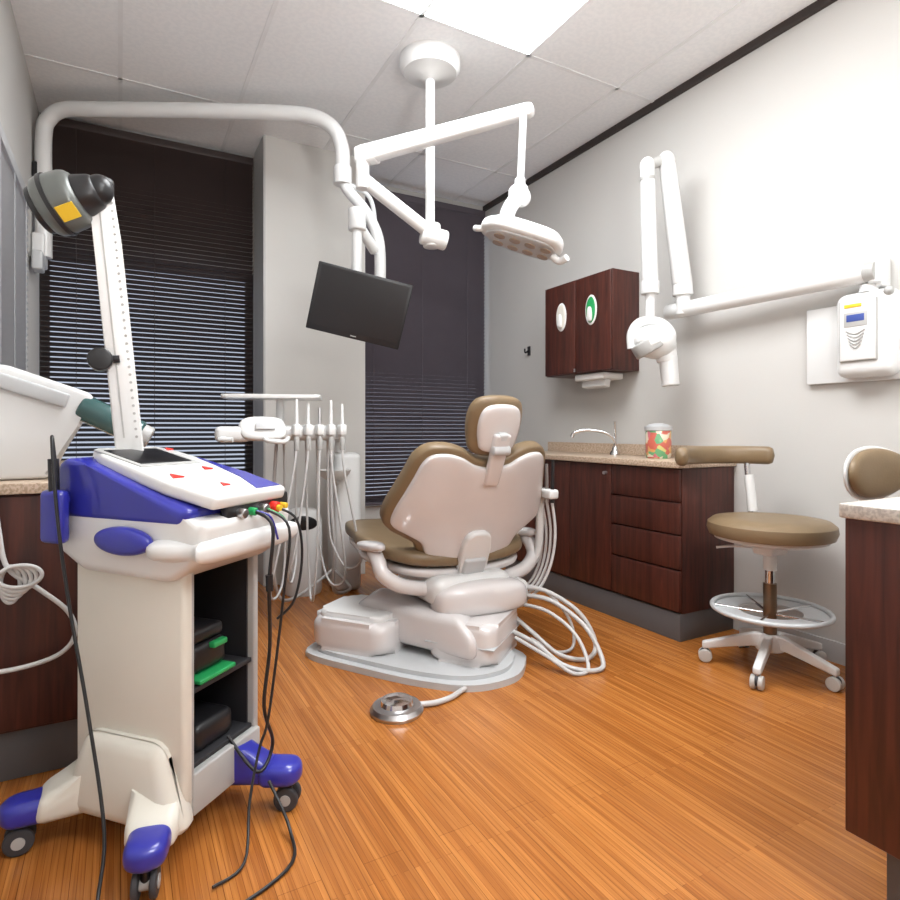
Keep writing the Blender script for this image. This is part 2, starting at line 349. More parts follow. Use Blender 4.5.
finish(bm,'body_support_pad',TAN,g.e,70)
g.cyl('support_post',(.085,.13,.50),(.085,.165,.86),.012,CHROME); g.cyl('post_sleeve',(.085,.135,.64),(.085,.155,.80),.02,WHITE)
g.path('support_bracket',[(0,0,.51),(.05,.07,.505),(.085,.13,.52)],.014,WHITE)
g=stool('operator_stool',(2.33,.94),.56,.185,None,.22,.1)
bo=Vector((-.07,.15,.852)); N=Vector((-.15,-1,.15)); U=Vector((1,-.15,0))
g.pillow('backrest',ell2(.15,.085),bo,U,(0,0,1),N,.03,.01,TAN,k=1.0)
g.pillow('backrest_shell',ell2(.162,.095),bo-N.normalized()*.012,U,(0,0,1),N,.008,.014,WHITE,k=1.0)
g.path('back_stem',[(0,0,.47),(-.04,.1,.46),(-.07,.19,.52),(-.07,.18,.80)],.014,WHITE)
# ---------------------------------------------------------------- x-ray
g=G('xray_arm_unit')
g.box('wall_bracket',(2.663,1.26,1.63),(.066,.05,.12),WHITE,.01)
g.cyl('bracket_pin',(2.62,1.26,1.585),(2.62,1.26,1.685),.022,WHITE,bev=.004)
g.cyl('extension_arm',(2.62,1.27,1.63),(2.57,2.24,1.63),.040,WHITE,bev=.006)
g.cyl('extension_cap',(2.62,1.25,1.63),(2.618,1.29,1.63),.042,GREYP,bev=.003)
g.cyl('arm_joint',(2.57,2.14,1.60),(2.57,2.14,1.72),.036,WHITE,bev=.006)
g.cyl('joint_top',(2.57,2.14,1.70),(2.565,2.14,1.80),.052,WHITE,r2=.047,bev=.008)
g.cyl('scissor_lower',(2.565,2.14,1.76),(2.475,2.16,2.38),.050,WHITE,r2=.042,bev=.01)
g.ell('elbow_1',(2.47,2.16,2.39),(.044,.044,.05),WHITE); g.ell('elbow_2',(2.375,2.20,2.36),(.038,.038,.045),WHITE)
g.cyl('elbow_link',(2.47,2.16,2.40),(2.375,2.20,2.36),.026,GREYP)
g.cyl('scissor_upper',(2.375,2.20,2.36),(2.395,2.20,1.74),.036,WHITE,r2=.042,bev=.01)
g.cyl('scissor_seam',(2.375,2.20,2.30),(2.376,2.20,2.285),.0385,GREYP)
g.cyl('head_joint',(2.395,2.20,1.70),(2.395,2.20,1.77),.046,WHITE,bev=.006)
g.cyl('head_stem',(2.395,2.20,1.55),(2.395,2.20,1.72),.024,WHITE)
g.path('yoke',[(2.31,2.24,1.42),(2.31,2.24,1.50),(2.35,2.22,1.555),(2.44,2.18,1.555),(2.49,2.15,1.50),(2.48,2.15,1.42)],.026,WHITE)
g.ell('tube_head',(2.40,2.18,1.45),(.115,.11,.085),WHITE,rot=(.2,.15,0))
g.cyl('head_ring',(2.34,2.18,1.46),(2.37,2.16,1.40),.085,GREYP,bev=.01)
g.cyl('head_disc',(2.325,2.16,1.475),(2.35,2.14,1.42),.060,WHITE,bev=.01)
g.cyl('cone',(2.45,2.14,1.43),(2.455,2.12,1.225),.047,WHITE,r2=.043,bev=.004)
g.cyl('cone_collar',(2.449,2.14,1.38),(2.452,2.138,1.35),.052,WHITE,bev=.004)
g=G('xray_control_box')
g.box('wall_plate',(XR-.015,1.33,1.365),(.022,.46,.33),WHITE,.004)
g.box('housing',(2.637,1.29,1.385),(.09,.225,.345),WHITE,.04,seg=5)
g.box('face',(2.590,1.305,1.40),(.012,.14,.25),GREYP,.005)
g.box('face_plate',(2.586,1.305,1.40),(.012,.132,.242),WHITE,.004)
g.box('lcd_bezel',(2.580,1.31,1.445),(.004,.088,.058),GREYP,.001)
g.box('lcd',(2.5785,1.31,1.45),(.004,.066,.028),LCD,.001); g.box('label',(2.579,1.32,1.50),(.003,.065,.014),YEL,.001)
for i in range(5):
    g.path('grille_%d'%i,[(2.578,1.275+i*.004,1.40-i*.014),(2.578,1.31,1.385-i*.014),(2.578,1.345-i*.004,1.40-i*.014)],.0025,GREYP)
g.lathe('top_knob',[(0,0),(.035,0),(.03,.03),(.012,.04),(0,.04)],(2.64,1.29,1.555),WHITE)
g.ell('exposure_button',(2.60,1.20,1.54),(.018,.018,.018),GREYP)
# ---------------------------------------------------------------- laser cart
C=Vector((.123,1.739,0)); TH=math.radians(42)
g=G('laser_cart',C,TH)
g.box('side_panel_left',(-.133,-.005,.41),(.034,.34,.58),CREAM,.012)
g.box('side_panel_right',(.128,.0,.41),(.02,.33,.56),GREYP,.006)
g.box('back_panel',(0,.15,.41),(.25,.02,.56),CREAM,.006)
g.box('interior_back',(0,.135,.41),(.23,.008,.54),DARK,0)
g.box('interior_left',(-.113,.0,.41),(.006,.29,.54),DARK,0)
g.box('interior_right',(.114,.0,.41),(.006,.29,.54),DARK,0)
g.box('front_edge_left',(-.122,-.168,.41),(.014,.012,.56),GREYP,.003)
for i,z in enumerate((.19,.37,.66)): g.box('shelf_%d'%i,(0,-.008,z),(.235,.30,.012),DARK,.002)
g.box('base_block',(-.01,0,.125),(.30,.34,.11),CREAM,.025)
g.box('base_front',(0.005,-.165,.135),(.25,.024,.10),GREYP,.005)
g.box('side_skirt',(-.155,-.01,.17),(.09,.38,.20),CREAM,.035,taper=.62)
g.box('goggle_case',(-.02,-.08,.43),(.12,.12,.07),BLACK,.015); g.box('case_stripe',(-.02,-.10,.385),(.13,.13,.012),GREEN,.004)
g.box('case_top',(-.02,-.08,.485),(.11,.11,.035),BLACK,.012); g.box('case_handle',(-.0,-.145,.455),(.05,.02,.015),GREEN,.004)
g.box('foot_pedal',(0,-.07,.23),(.14,.14,.07),BLACK,.02)
casters=[(-.262,-.178),(.10,-.285),(-.25,.22),(.20,.20)]
for i,(cx,cy) in enumerate(casters):
    base=Vector((cx,cy,0))*.42; d=(Vector((cx,cy,0))-base); L=d.length; U=d.normalized(); N=Vector((-U.y,U.x,0))
    g.prism('foot_%d'%i,[(-.04,.07),(-.04,.21),(L*.35,.17),(L*.80,.13),(L*.86,.07)],base,U,(0,0,1),N,.11 if i!=1 else .075,CREAM if i!=1 else BLUE,.024)
    g.pillow('bumper_%d'%i,[(L*.62,-.038),(L*.85,-.044),(L*1.12,-.038),(L*1.22,0),(L*1.12,.038),(L*.85,.044),(L*.62,.038)],base+Vector((0,0,.098)),U,N,(0,0,1),.030,.032,BLUE)
    q=Vector((cx,cy,.032)); 
    for k in (-1,1): g.cyl('wheel_%d_%d'%(i,k),q+N*(.018*k-.007),q+N*(.018*k+.007),.032,RUBBER,bev=.005)
    g.cyl('wheel_hub_%d'%i,q-N*.027,q+N*.027,.014,GREYP); g.cyl('wheel_stem_%d'%i,q,q+Vector((0,0,.05)),.012,BLACK)
# console
g.prism('console_tray',[(-.235,.70),(-.255,.79),(-.19,.80),(.19,.84),(.20,.70),(.12,.655),(-.15,.645)],(0,0,0),(0,1,0),(0,0,1),(1,0,0),.345,WHITE,.022)
g.prism('console_body',[(-.19,.775),(-.215,.815),(.10,.915),(.17,.935),(.20,.915),(.205,.78)],(0,0,0),(0,1,0),(0,0,1),(1,0,0),.352,BLUE,.02)
sl=math.atan2(.105,.405)
SV=Vector((0,math.cos(sl),math.sin(sl))); SN=Vector((0,-math.sin(sl),math.cos(sl)))
g.prism('console_cover',[(-.14,-.235),(.14,-.235),(.155,-.1),(.13,.14),(.10,.20),(-.10,.20),(-.13,.14),(-.155,-.1)],(0,-.025,.888),(1,0,0),SV,SN,.035,WHITE,.012)
g.prism('cover_accent',[(.03,-.222),(.128,-.222),(.140,-.1),(.122,.06),(.108,-.02),(.08,-.13)],(0,-.025,.9060),(1,0,0),SV,SN,.004,BLUE,0)
def onc(n,x,y,w,h,m,t=.006):
    c=Vector((x,-.025,.906))+SV*y
    g.box(n,c,(w,h,t),m,.002,rot=(sl,0,0))
onc('touchscreen_bezel',-.02,.09,.20,.16,GREYP); onc('touchscreen',-.02,.09,.17,.13,SCREEN,.009)
def tri(n,x,y,r,m):
    c=Vector((x,-.025,.9075))+SV*y
    g.prism(n,[(-r,-r*.6),(r,-r*.6),(0,r)],c,(1,0,0),SV,SN,.004,m,0)
tri('warning_mark_1',-.10,-.08,.018,RED); tri('warning_mark_2',.05,-.04,.015,RED); tri('warning_mark_3',-.03,-.17,.013,RED); tri('warning_mark_4',.105,.15,.012,RED)
g.box('connector_panel',(.04,-.232,.795),(.25,.022,.07),BLACK,.006)
for i,(x,m,r) in enumerate(((-.04,STEEL,.012),(0,GREEN,.010),(.045,STEEL,.014),(.09,RED,.015),(.13,YEL,.008))):
    g.cyl('connector_%d'%i,(x,-.24,.797),(x,-.262,.795),r,m,bev=.002)
g.cyl('key_dial',(.09,-.26,.795),(.09,-.272,.794),.008,YEL)
g.pillow('grip_pad',ell2(.085,.034),(-.182,-.03,.74),(0,1,0),(0,.15,1),(-1,0,0),.024,.012,BLUE)
g.pillow('console_rim',[(-.17,-.26),(.17,-.26),(.18,-.22),(.18,-.1),(-.18,-.1),(-.18,-.22)],(0,0,.725),(1,0,0),(0,1,0),(0,0,1),.03,.04,WHITE)
g.box('holster',(-.20,.17,.79),(.035,.07,.13),BLUE,.014)
g.box('holster_arm',(-.18,.17,.83),(.04,.04,.02),BLUE,.006)
g.cyl('probe',(-.20,.17,.80),(-.20,.175,.93),.012,BLACK)
# rail
rb=g.l(.03,1.83,.86); rt=g.l(-.045,1.86,1.655)
U=(rt-rb); L=U.length; U.normalize()
camd=(g.l(0,0,0)-rb); camd.z=0; camd.normalize(); W=U.cross(camd).normalized(); N=W.cross(U)
if W.dot(g.l(1,.0,0)-g.l(0,0,0))<0: W=-W
g.prism('rail',[(-.034,0),(.034,0),(.034,L*.8),(.026,L),(-.018,L+.01),(-.032,L*.9)],rb,W,U,N,.035,WHITE,.006)
g.prism('rail_groove',[(-.012,.12),(-.008,.12),(-.008,L*.92),(-.012,L*.92)],rb+N*.018,W,U,N,.002,GREYP,0)
for i in range(32): 
    p=rb+U*(.12+i*.021)+W*.020+N*.017
    g.cyl('rail_hole_%d'%i,p,p+N*.0025,.0036,GREYP,seg=10)
kp=rb+U*.33-W*.03
g.cyl('knob',kp-W*.015+N*.005,kp-W*.015+N*.045,.030,BLACK,bev=.005); g.cyl('knob_shaft',kp-W*.04+N*.02,kp+W*.03+N*.025,.010,BLACK)
hc=Vector((g.l(-.118,1.85,1.60)))
ha=(g.l(-.03,1.80,1.64)-g.l(-.19,1.86,1.565)).normalized()
g.cyl('scanner_body',hc-ha*.065,hc+ha*.035,.080,GREENG,r2=.074,bev=.024)
g.cyl('scanner_band',hc-ha*.035,hc-ha*.025,.0815,BLACK)
g.cyl('scanner_lens_ring',hc-ha*.078,hc-ha*.060,.062,BLACK,bev=.004)
g.cyl('scanner_cap',hc+ha*.03,hc+ha*.08,.058,BLACK,r2=.042,bev=.01)
g.ell('scanner_joint',hc+ha*.08,(.035,.035,.04),BLACK)
sd=(g.l(0,0,.2)-hc); sd=(sd-ha*sd.dot(ha)).normalized(); st=ha.cross(sd).normalized()
g.prism('scanner_sticker',[(-.020,-.02),(.024,-.02),(.024,.02),(-.020,.02)],hc+sd*.0785,ha,st,sd,.004,YEL,0)
g.box('scanner_mount',rt+Vector((0,0,-.005)),(.05,.05,.06),BLACK,.012)
g.path('scanner_cable',[tuple(rt+W*.01-N*.02),tuple(rt-N*.05+U*-.05),tuple(rb+U*.5-N*.04),tuple(rb+U*.1-N*.03)],.004,BLACK)
g.path('cable_front',[(.0,-.26,.795),(.0,-.31,.76),(.0,-.30,.62),(.03,-.28,.45),(.02,-.27,.3),(.07,-.26,.18),(.02,-.25,.13),(.03,-.15,.2)],.0045,BLACK)
g.path('cable_front_2',[(.045,-.26,.795),(.055,-.32,.75),(.05,-.31,.6),(.04,-.29,.4),(.02,-.28,.26),(.0,-.27,.20),(-.05,-.28,.1),(-.12,-.32,.012),(-.2,-.30,.008)],.0035,BLACK)
g.cyl('cable_sleeve',(.0,-.30,.64),(.002,-.30,.60),.009,BLACK)
g.path('cable_loop',[(.09,-.262,.795),(.12,-.30,.76),(.13,-.31,.66),(.11,-.30,.55),(.09,-.26,.5)],.0035,BLACK)
g.path('cable_blue',[(.0,-.262,.797),(.02,-.29,.78),(.05,-.29,.72)],.003,BLUE); g.path('cable_green',[(.045,-.262,.797),(.07,-.29,.775),(.10,-.29,.74)],.003,GREEN)
g.path('footswitch_cord',[(-.20,.17,.93),(-.215,.16,.98),(-.225,.13,.8),(-.22,.10,.6),(-.235,.02,.35),(-.27,-.07,.12),(-.33,-.12,.006),(-.36,-.2,.006),(-.30,-.34,.006),(-.1,-.42,.006),(.0,-.36,.02),(.04,-.27,.10)],.004,BLACK)
# ---------------------------------------------------------------- device on left counter
g=G('intraoral_scanner')
g.prism('body',[(-.34,.852),(-.315,.97),(-.385,1.13),(-.375,1.185),(-.30,1.195),(-.08,1.115),(-.07,1.09),(-.13,1.02),(-.19,.852)],(0,2.27,0),(1,0,0),(0,0,1),(0,1,0),.2,WHITE,.015)
g.box('tilt_panel',(-.235,2.16,1.12),(.20,.02,.045),LGREY,.008,rot=(0,.33,0))
g.cyl('display_tube',(-.11,2.20,1.075),(.06,2.18,.985),.042,TEAL,bev=.01)
g.cyl('tube_end',(.05,2.18,.99),(.085,2.176,.972),.036,GREYP,bev=.006)
g=G('power_cord')
g.path('cord',[(-.30,2.035,.99),(-.30,2.02,.84),(-.29,2.02,.72),(-.27,2.02,.62),(-.20,2.02,.555),(-.13,2.02,.48),(-.115,2.02,.41),(-.16,2.02,.36),(-.27,2.02,.34),(-.40,2.02,.35)],.0065,WHITE)
for i in range(5): g.path('coil_%d'%i,[(-.265+(.022+.007*i)*math.cos(t*.55+i*1.3)+.006*i,2.020-.005*i,.575+(.05-.005*i)*math.sin(t*.55+i*1.3)+.006*i) for t in range(13)],.0055,WHITE)
g.box('plug',(-.33,2.02,.343),(.05,.02,.022),GREYP,.006)
# ---------------------------------------------------------------- monitor pipe + monitor
g=G('wall_mounted_monitor')
pz=2.765
g.box('wall_box',(-.390,3.98,1.985),(.062,.16,.17),WHITE,.012)
g.box('lower_box',(-.385,3.86,1.90),(.05,.12,.10),LGREY,.01)
g.box('clamp',(-.395,3.98,2.42),(.055,.10,.09),BLACK,.01)
g.path('pipe',[(-.37,3.96,1.95),(-.37,3.96,2.3),(-.37,3.96,2.62),(-.345,3.945,2.715),(-.27,3.905,pz),(-.1,3.81,pz),(.3,3.60,pz),(.7,3.38,pz-.01),(.92,3.27,pz-.025),(1.03,3.21,pz-.09),(1.075,3.19,pz-.2),(1.08,3.19,2.44)],.041,WHITE)
g.cyl('coupler',(1.08,3.19,2.36),(1.08,3.19,2.46),.05,WHITE,bev=.006)
g.path('drop_arm',[(1.08,3.19,2.40),(1.11,3.18,2.33),(1.20,3.15,2.22),(1.265,3.13,2.08),(1.28,3.13,1.9),(1.27,3.13,1.72)],.032,WHITE)
g.path('drop_arm_2',[(1.12,3.17,2.36),(1.22,3.14,2.30),(1.25,3.13,2.15),(1.245,3.12,1.98)],.012,LGREY)
g.cyl('mount_tube',(1.125,3.08,2.13),(1.12,3.08,1.78),.028,WHITE,bev=.004); g.cyl('mount_cap',(1.125,3.08,2.08),(1.125,3.08,2.20),.048,WHITE,bev=.01)
g.cyl('mount_cross',(1.125,3.08,2.12),(1.25,3.13,2.0),.03,WHITE,bev=.006)
g.box('tilt_bracket',(1.12,3.08,1.74),(.10,.10,.16),BLACK,.01)
mc=Vector((1.11,3.00,1.655)); Fd=Vector((.483,.8755,0)); R=Vector((.8755,-.483,0)); Z=Vector((0,0,1))
Nn=(-Fd-Z*.25+R*.15).normalized(); Up=(Z-Nn*Z.dot(Nn)).normalized(); Rt=Up.cross(Nn).normalized()
a=math.radians(-12.5); U=(Rt*math.cos(a)+Up*math.sin(a)); V=(-Rt*math.sin(a)+Up*math.cos(a))
rect=lambda w,h:[(-w/2,-h/2),(w/2,-h/2),(w/2,h/2),(-w/2,h/2)]
g.prism('monitor_housing',rect(.50,.35),mc,U,V,Nn,.035,BLACK,.006)
g.prism('monitor_screen',rect(.465,.305),mc+Nn*.018+V*.008,U,V,Nn,.002,SCREEN,0)
g.prism('monitor_back',rect(.30,.2),mc-Nn*.03,U,V,Nn,.04,BLACK,.01)
g.prism('logo',rect(.03,.005),mc+Nn*.0185-V*.160,U,V,Nn,.002,GREYP,0)
# ---------------------------------------------------------------- dental light
g=G('dental_operatory_light'); px,py=1.38,2.71
g.lathe('ceiling_cover',[(0,0),(.155,0),(.155,-.045),(.135,-.075),(.06,-.09),(.035,-.11),(.0,-.11)],(px,py,H),WHITE)
g.cyl('pole',(px,py,1.99),(px,py,H-.06),.024,WHITE)
g.cyl('hub',(px+.01,py,1.93),(px+.01,py,2.05),.045,WHITE,bev=.008)
g.cyl('hub_side',(px-.05,py,1.99),(px+.08,py-.03,1.965),.05,WHITE,bev=.012)
j=Vector((1.03,2.745,2.23))
g.cyl('lower_link',(px,py-.03,1.985),(j.x,j.y,2.22),.034,WHITE,bev=.005)
g.cyl('joint_post',(j.x,j.y,2.17),(j.x,j.y,2.35),.033,WHITE,bev=.005)
g.box('joint_block',(j.x+.02,j.y-.01,2.335),(.12,.07,.08),WHITE,.015,rot=(0,0,-.8))
t=Vector((1.585,2.16,2.42))
ad=(t-Vector((j.x,j.y,2.335))).normalized(); au=(Z-ad*Z.dot(ad)).normalized(); an=ad.cross(au); AL=(t-Vector((j.x,j.y,2.335))).length
g.prism('spring_arm',[(-.02,-.045),(AL,-.030),(AL+.03,-.022),(AL+.03,.022),(AL,.030),(-.02,.045)],Vector((j.x,j.y,2.335)),ad,au,an,.055,WHITE,.014)
g.cyl('drop_tube',t+Vector((-.02,0,-.01)),(1.56,2.18,2.06),.016,WHITE)
g.cyl('drop_collar',(1.56,2.18,2.04),(1.56,2.18,2.12),.024,WHITE,bev=.004)
g.path('yoke',[(1.56,2.17,2.08),(1.535,2.17,2.03),(1.505,2.18,1.98),(1.49,2.18,1.94),(1.49,2.17,1.90)],.034,WHITE)
g.ell('yoke_joint',(1.55,2.17,2.04),(.055,.045,.045),WHITE,rot=(0,.5,0))
LN=Vector((-.28,.10,-.90)).normalized(); R0=Vector((.8755,-.483,-.05)); LU=(R0-LN*R0.dot(LN)).normalized(); LV=LN.cross(LU)
lc=Vector((1.565,2.16,1.845))
lo=[(-.18,-.06),(-.10,-.115),(.10,-.12),(.16,-.075),(.18,0),(.16,.075),(.10,.12),(-.10,.115),(-.18,.06),(-.20,0)]
g.pillow('lamp_head',lo,lc,LU,LV,LN,.03,.055,WHITE,p=3.2)
g.pillow('reflector_lens',[(x*.85,y*.8) for x,y in lo],lc+LN*.025,LU,LV,LN,.010,.004,LGREY)
for i in range(4):
    for k in (-1,1):
        c=lc+LN*.034+LU*(-.105+i*.07)+LV*.042*k; g.cyl('led_%d_%d'%(i,k),c,c+LN*.004,.025,BULB,bev=.001)
g.path('handle_right',[lc+LU*.14+LN*.03,lc+LU*.18+LN*.045,lc+LU*.205+LV*.03+LN*.03],.016,WHITE)
g.path('handle_left',[lc-LU*.17,lc-LU*.205+LN*.015,lc-LU*.22-LV*.02+LN*.01],.014,WHITE)
# ---------------------------------------------------------------- dental chair
g=G('dental_chair'); cx=1.36
bth=math.radians(38)
bx=Vector((math.cos(bth),math.sin(bth),0)); by=Vector((-math.sin(bth),math.cos(bth),0)); bc=Vector((1.13,2.37,0))
plate=[(.08,-.48),(.20,-.42),(.235,-.2),(.24,.15),(.20,.38),(.12,.46),(-.12,.47),(-.20,.40),(-.24,.15),(-.26,-.15),(-.22,-.36),(-.08,-.48)]
g.prism('floor_plate',plate,bc+Vector((0,0,.013)),bx,by,(0,0,1),.026,LGREY,.008,smooth=True)
g.prism('floor_plate_top',[(x*.86,y*.9) for x,y in plate],bc+Vector((0,0,.033)),bx,by,(0,0,1),.022,LGREY,.01,smooth=True)
g.prism('base_cover',rr(.175,.20,.08),bc+by*.245+Vector((0,0,.110)),bx,by,(0,0,1),.14,SHELL,.045)
g.prism('base_cover_top',rr(.145,.17,.06),bc+by*.25-bx*.0+Vector((0,0,.18)),bx,by,(0,0,1),.045,WHITE,.02)
g.prism('lift_arm',[(-.30,.07),(-.30,.16),(-.22,.235),(.30,.235),(.36,.19),(.36,.10),(.30,.07)],Vector((1.18,2.38,0)),by*.9+Vector((.2,0,0)),(0,0,1),bx*.9+Vector((0,.2,0)),.25,SHELL,.035)
g.prism('lift_housing',rr(.19,.15,.06),bc-by*.25+bx*.09+Vector((0,0,.125)),bx,by,(0,0,1),.17,SHELL,.04)
g.box('base_seam',bc-by*.25+bx*.09+Vector((0,0,.12)),(.383,.303,.004),LGREY,.001,rot=(0,0,bth))
g.box('carriage',(1.35,2.42,.305),(.40,.42,.13),WHITE,.05,seg=5)
g.pillow('rear_cowl',[(-.20,-.05),(-.1,-.075),(.1,-.075),(.22,-.05),(.22,.04),(.1,.07),(-.1,.07),(-.20,.04)],(1.37,2.24,.275),(1,-.1,0),(0,0,1),(.1,1,0),.08,.10,SHELL,p=3.2)
g.cyl('pivot_pod',(1.20,2.28,.265),(1.56,2.24,.265),.06,WHITE,bev=.02)
g.cyl('pivot_cap',(1.56,2.26,.28),(1.60,2.257,.28),.045,GREYP,bev=.01)
g.box('side_cover',(1.60,2.33,.25),(.10,.22,.13),WHITE,.035,seg=4)
g.pillow('seat_shell',sym([(0,2.28),(.25,2.30),(.345,2.45),(.35,2.7),(.29,2.95),(.24,3.2),(.16,3.36),(0,3.38)]),(cx,0,.375),(1,0,0),(0,1,0),(0,0,1),.03,.05,SHELL,k=.25)
g.pillow('seat_cushion',sym([(0,2.27),(.27,2.29),(.37,2.45),(.375,2.7),(.31,2.95),(.26,3.2),(.18,3.38),(0,3.41)]),(cx,0,.425),(1,0,0),(0,1,0),(0,0,1),.055,.04,TAN,k=.3,p=4)
bo=Vector((cx+.005,2.33,.42)); bt=Vector((cx-.02,2.06,.935)); V=(bt-bo).normalized(); U=Vector((1,0,0)); N=V.cross(U).normalized()
if N.y<0: N=-N
half=[(0,-.005),(.10,-.012),(.18,.0),(.235,.04),(.265,.095),(.32,.125),(.38,.155),(.404,.20),(.395,.27),(.37,.35),(.345,.43),(.32,.51),(.275,.56),(.20,.575),(.13,.56),(.07,.53),(0,.52)]
def inset(h,d):
    P=sym(h); o=[]; n=len(P)
    for i in range(n):
        a=Vector(P[i-1]); b=Vector(P[(i+1)%n]); t=(b-a).normalized(); nn=Vector((-t.y,t.x)); c=Vector(P[i])
        o.append(tuple(c+nn*d))
    return o
g.pillow('back_cushion',sym(half),bo,U,V,N,.055,.028,TAN,k=.55,p=6)
g.pillow('back_shell',inset(half,.026),bo-N*.018,U,V,N,.01,.030,SHELL,k=.55,p=7)
g.prism('spine',[(-.055,-.13),(.055,-.13),(.07,.02),(.075,.10),(.06,.17),(.03,.19),(-.03,.19),(-.06,.17),(-.075,.10),(-.07,.02)],bo-N*.055,U,V,N,.04,WHITE,.014)
g.prism('spine_lower',[(-.06,-.17),(.06,-.17),(.055,.06),(-.055,.06)],bo-N*.075,U,V,N,.03,LGREY,.012)
g.prism('headrest_slide',[(-.035,.42),(.035,.42),(.04,.66),(-.04,.66)],bo-N*.045,U,V,N,.03,SHELL,.012)
hp=bo+V*.665+N*.01; HV=(V+N*.1).normalized(); HN=(N-V*.1).normalized()
ho=[(.08,-.120),(.118,-.06),(.128,.03),(.108,.10),(.05,.128),(-.05,.128),(-.108,.10),(-.128,.03),(-.118,-.06),(-.08,-.120)]
g.pillow('headrest_cushion',ho,hp,U,HV,HN,.05,.028,TAN,k=1.5)
g.pillow('headrest_shell',[(x*.76,y*.80) for x,y in ho],hp-HN*.022,U,HV,HN,.01,.024,SHELL,k=1.2,p=4)
g.box('headrest_knuckle',hp-HN*.05-HV*.05,(.05,.03,.09),LGREY,.012,rot=(.5,0,0))
g.cyl('headrest_knob',hp-HN*.06-HV*.08-U*.04,hp-HN*.06-HV*.08+U*.04,.020,LGREY,bev=.006)
for sgn,nm in ((-1,'left'),(1,'right')):
    ax=cx+sgn*.40
    g.pillow('armrest_pad_'+nm,ell2(.045,.13,16),(ax,2.46,.49),(1,0,0),(0,1,-.1),(0,.1,1),.022,.02,SHELL)
    g.path('armrest_post_'+nm,[(ax,2.42,.475),(ax,2.37,.44),(ax-sgn*.01,2.34,.39),(ax-sgn*.08,2.32,.34),(cx+sgn*.2,2.32,.31)],.032,SHELL)
g.path('assistant_arm',[(1.55,2.37,.30),(1.68,2.36,.31),(1.76,2.32,.40),(1.765,2.30,.62)],.020,WHITE)
g.box('instrument_holder',(1.765,2.27,.70),(.055,.16,.045),WHITE,.012)
g.path('holder_neck',[(1.765,2.30,.60),(1.765,2.29,.69)],.016,WHITE)
for i in range(4):
    y=2.21+i*.04
    g.cyl('instrument_%d'%i,(1.765,y,.66),(1.765-.005*i,y-.005,.86-.02*(i%2)),.010,STEEL if i%2 else BLACK,r2=.007)
    g.path('hose_%d'%i,[(1.765,y,.66),(1.775+.005*i,y-.01,.52),(1.75+.01*i,y-.01,.38),(1.69+.012*i,y-.0,.27),(1.62,y+.02,.22)],.007,HOSE)
loops=[((1.60,2.28,.27),(1.69,2.17,.27),(1.80,2.06,.18),(1.83,1.99,.06),(1.76,1.97,.012),(1.66,2.03,.03),(1.60,2.13,.10),(1.56,2.24,.16)),
((1.60,2.26,.24),(1.68,2.12,.24),(1.76,1.98,.15),(1.77,1.88,.03),(1.70,1.86,.012),(1.60,1.93,.03),(1.55,2.06,.09),(1.50,2.2,.12)),
((1.58,2.24,.21),(1.65,2.10,.20),(1.71,1.98,.12),(1.69,1.88,.02),(1.61,1.88,.012),(1.55,1.97,.06),(1.5,2.13,.10))]
for i,l in enumerate(loops): g.path('floor_hose_%d'%i,l,.010 if i<2 else .008,HOSE)
g.path('floor_hose_thin',[(1.60,2.30,.28),(1.71,2.2,.26),(1.79,2.12,.14),(1.78,2.08,.03),(1.70,2.10,.012),(1.62,2.18,.06)],.007,HOSE)
g=G('foot_control')
g.lathe('disc',[(0,.0),(.092,0),(.095,.012),(.085,.026),(.06,.03),(0,.03)],(.858,1.945,0),STEEL)
g.lathe('dome',[(.06,.03),(.055,.045),(.03,.052),(0,.054)],(.858,1.945,0),CHROME)
g.path('cord',[(.94,1.93,.015),(1.0,1.92,.012),(1.07,1.93,.012),(1.13,1.96,.012),(1.17,1.975,.014)],.010,HOSE)
# ---------------------------------------------------------------- delivery unit
g=G('dental_delivery_unit')
g.prism('tray',rr(.235,.14,.03),(.68,3.08,1.165),(.9,-.30,0),(.30,.9,0),(0,0,1),.018,WHITE,.006)
g.cyl('tray_post',(.71,3.07,1.02),(.71,3.07,1.16),.02,WHITE)
g.box('head_body',(.74,3.06,.985),(.48,.24,.075),WHITE,.025,rot=(0,0,-.15))
g.pillow('control_pad',[(-.11,-.03),(-.06,-.06),(.07,-.055),(.10,0),(.07,.055),(-.06,.06),(-.11,.03)],(.60,2.92,1.005),(1,-.15,0),(0,.5,1),(0,-1,.5),.025,.02,WHITE)
g.box('control_keys',(.60,2.887,1.02),(.09,.006,.035),LGREY,.002,rot=(-.4,0,-.15))
g.box('head_side',(.47,3.0,.98),(.16,.16,.075),WHITE,.025,rot=(0,0,-.15))
g.path('head_handle',[(.48,2.96,.97),(.42,2.93,.96),(.40,2.90,.955),(.45,2.87,.955)],.012,WHITE)
g.path('side_handle',[(.60,2.90,.96),(.60,2.84,.95),(.67,2.83,.945),(.71,2.90,.96)],.011,WHITE)
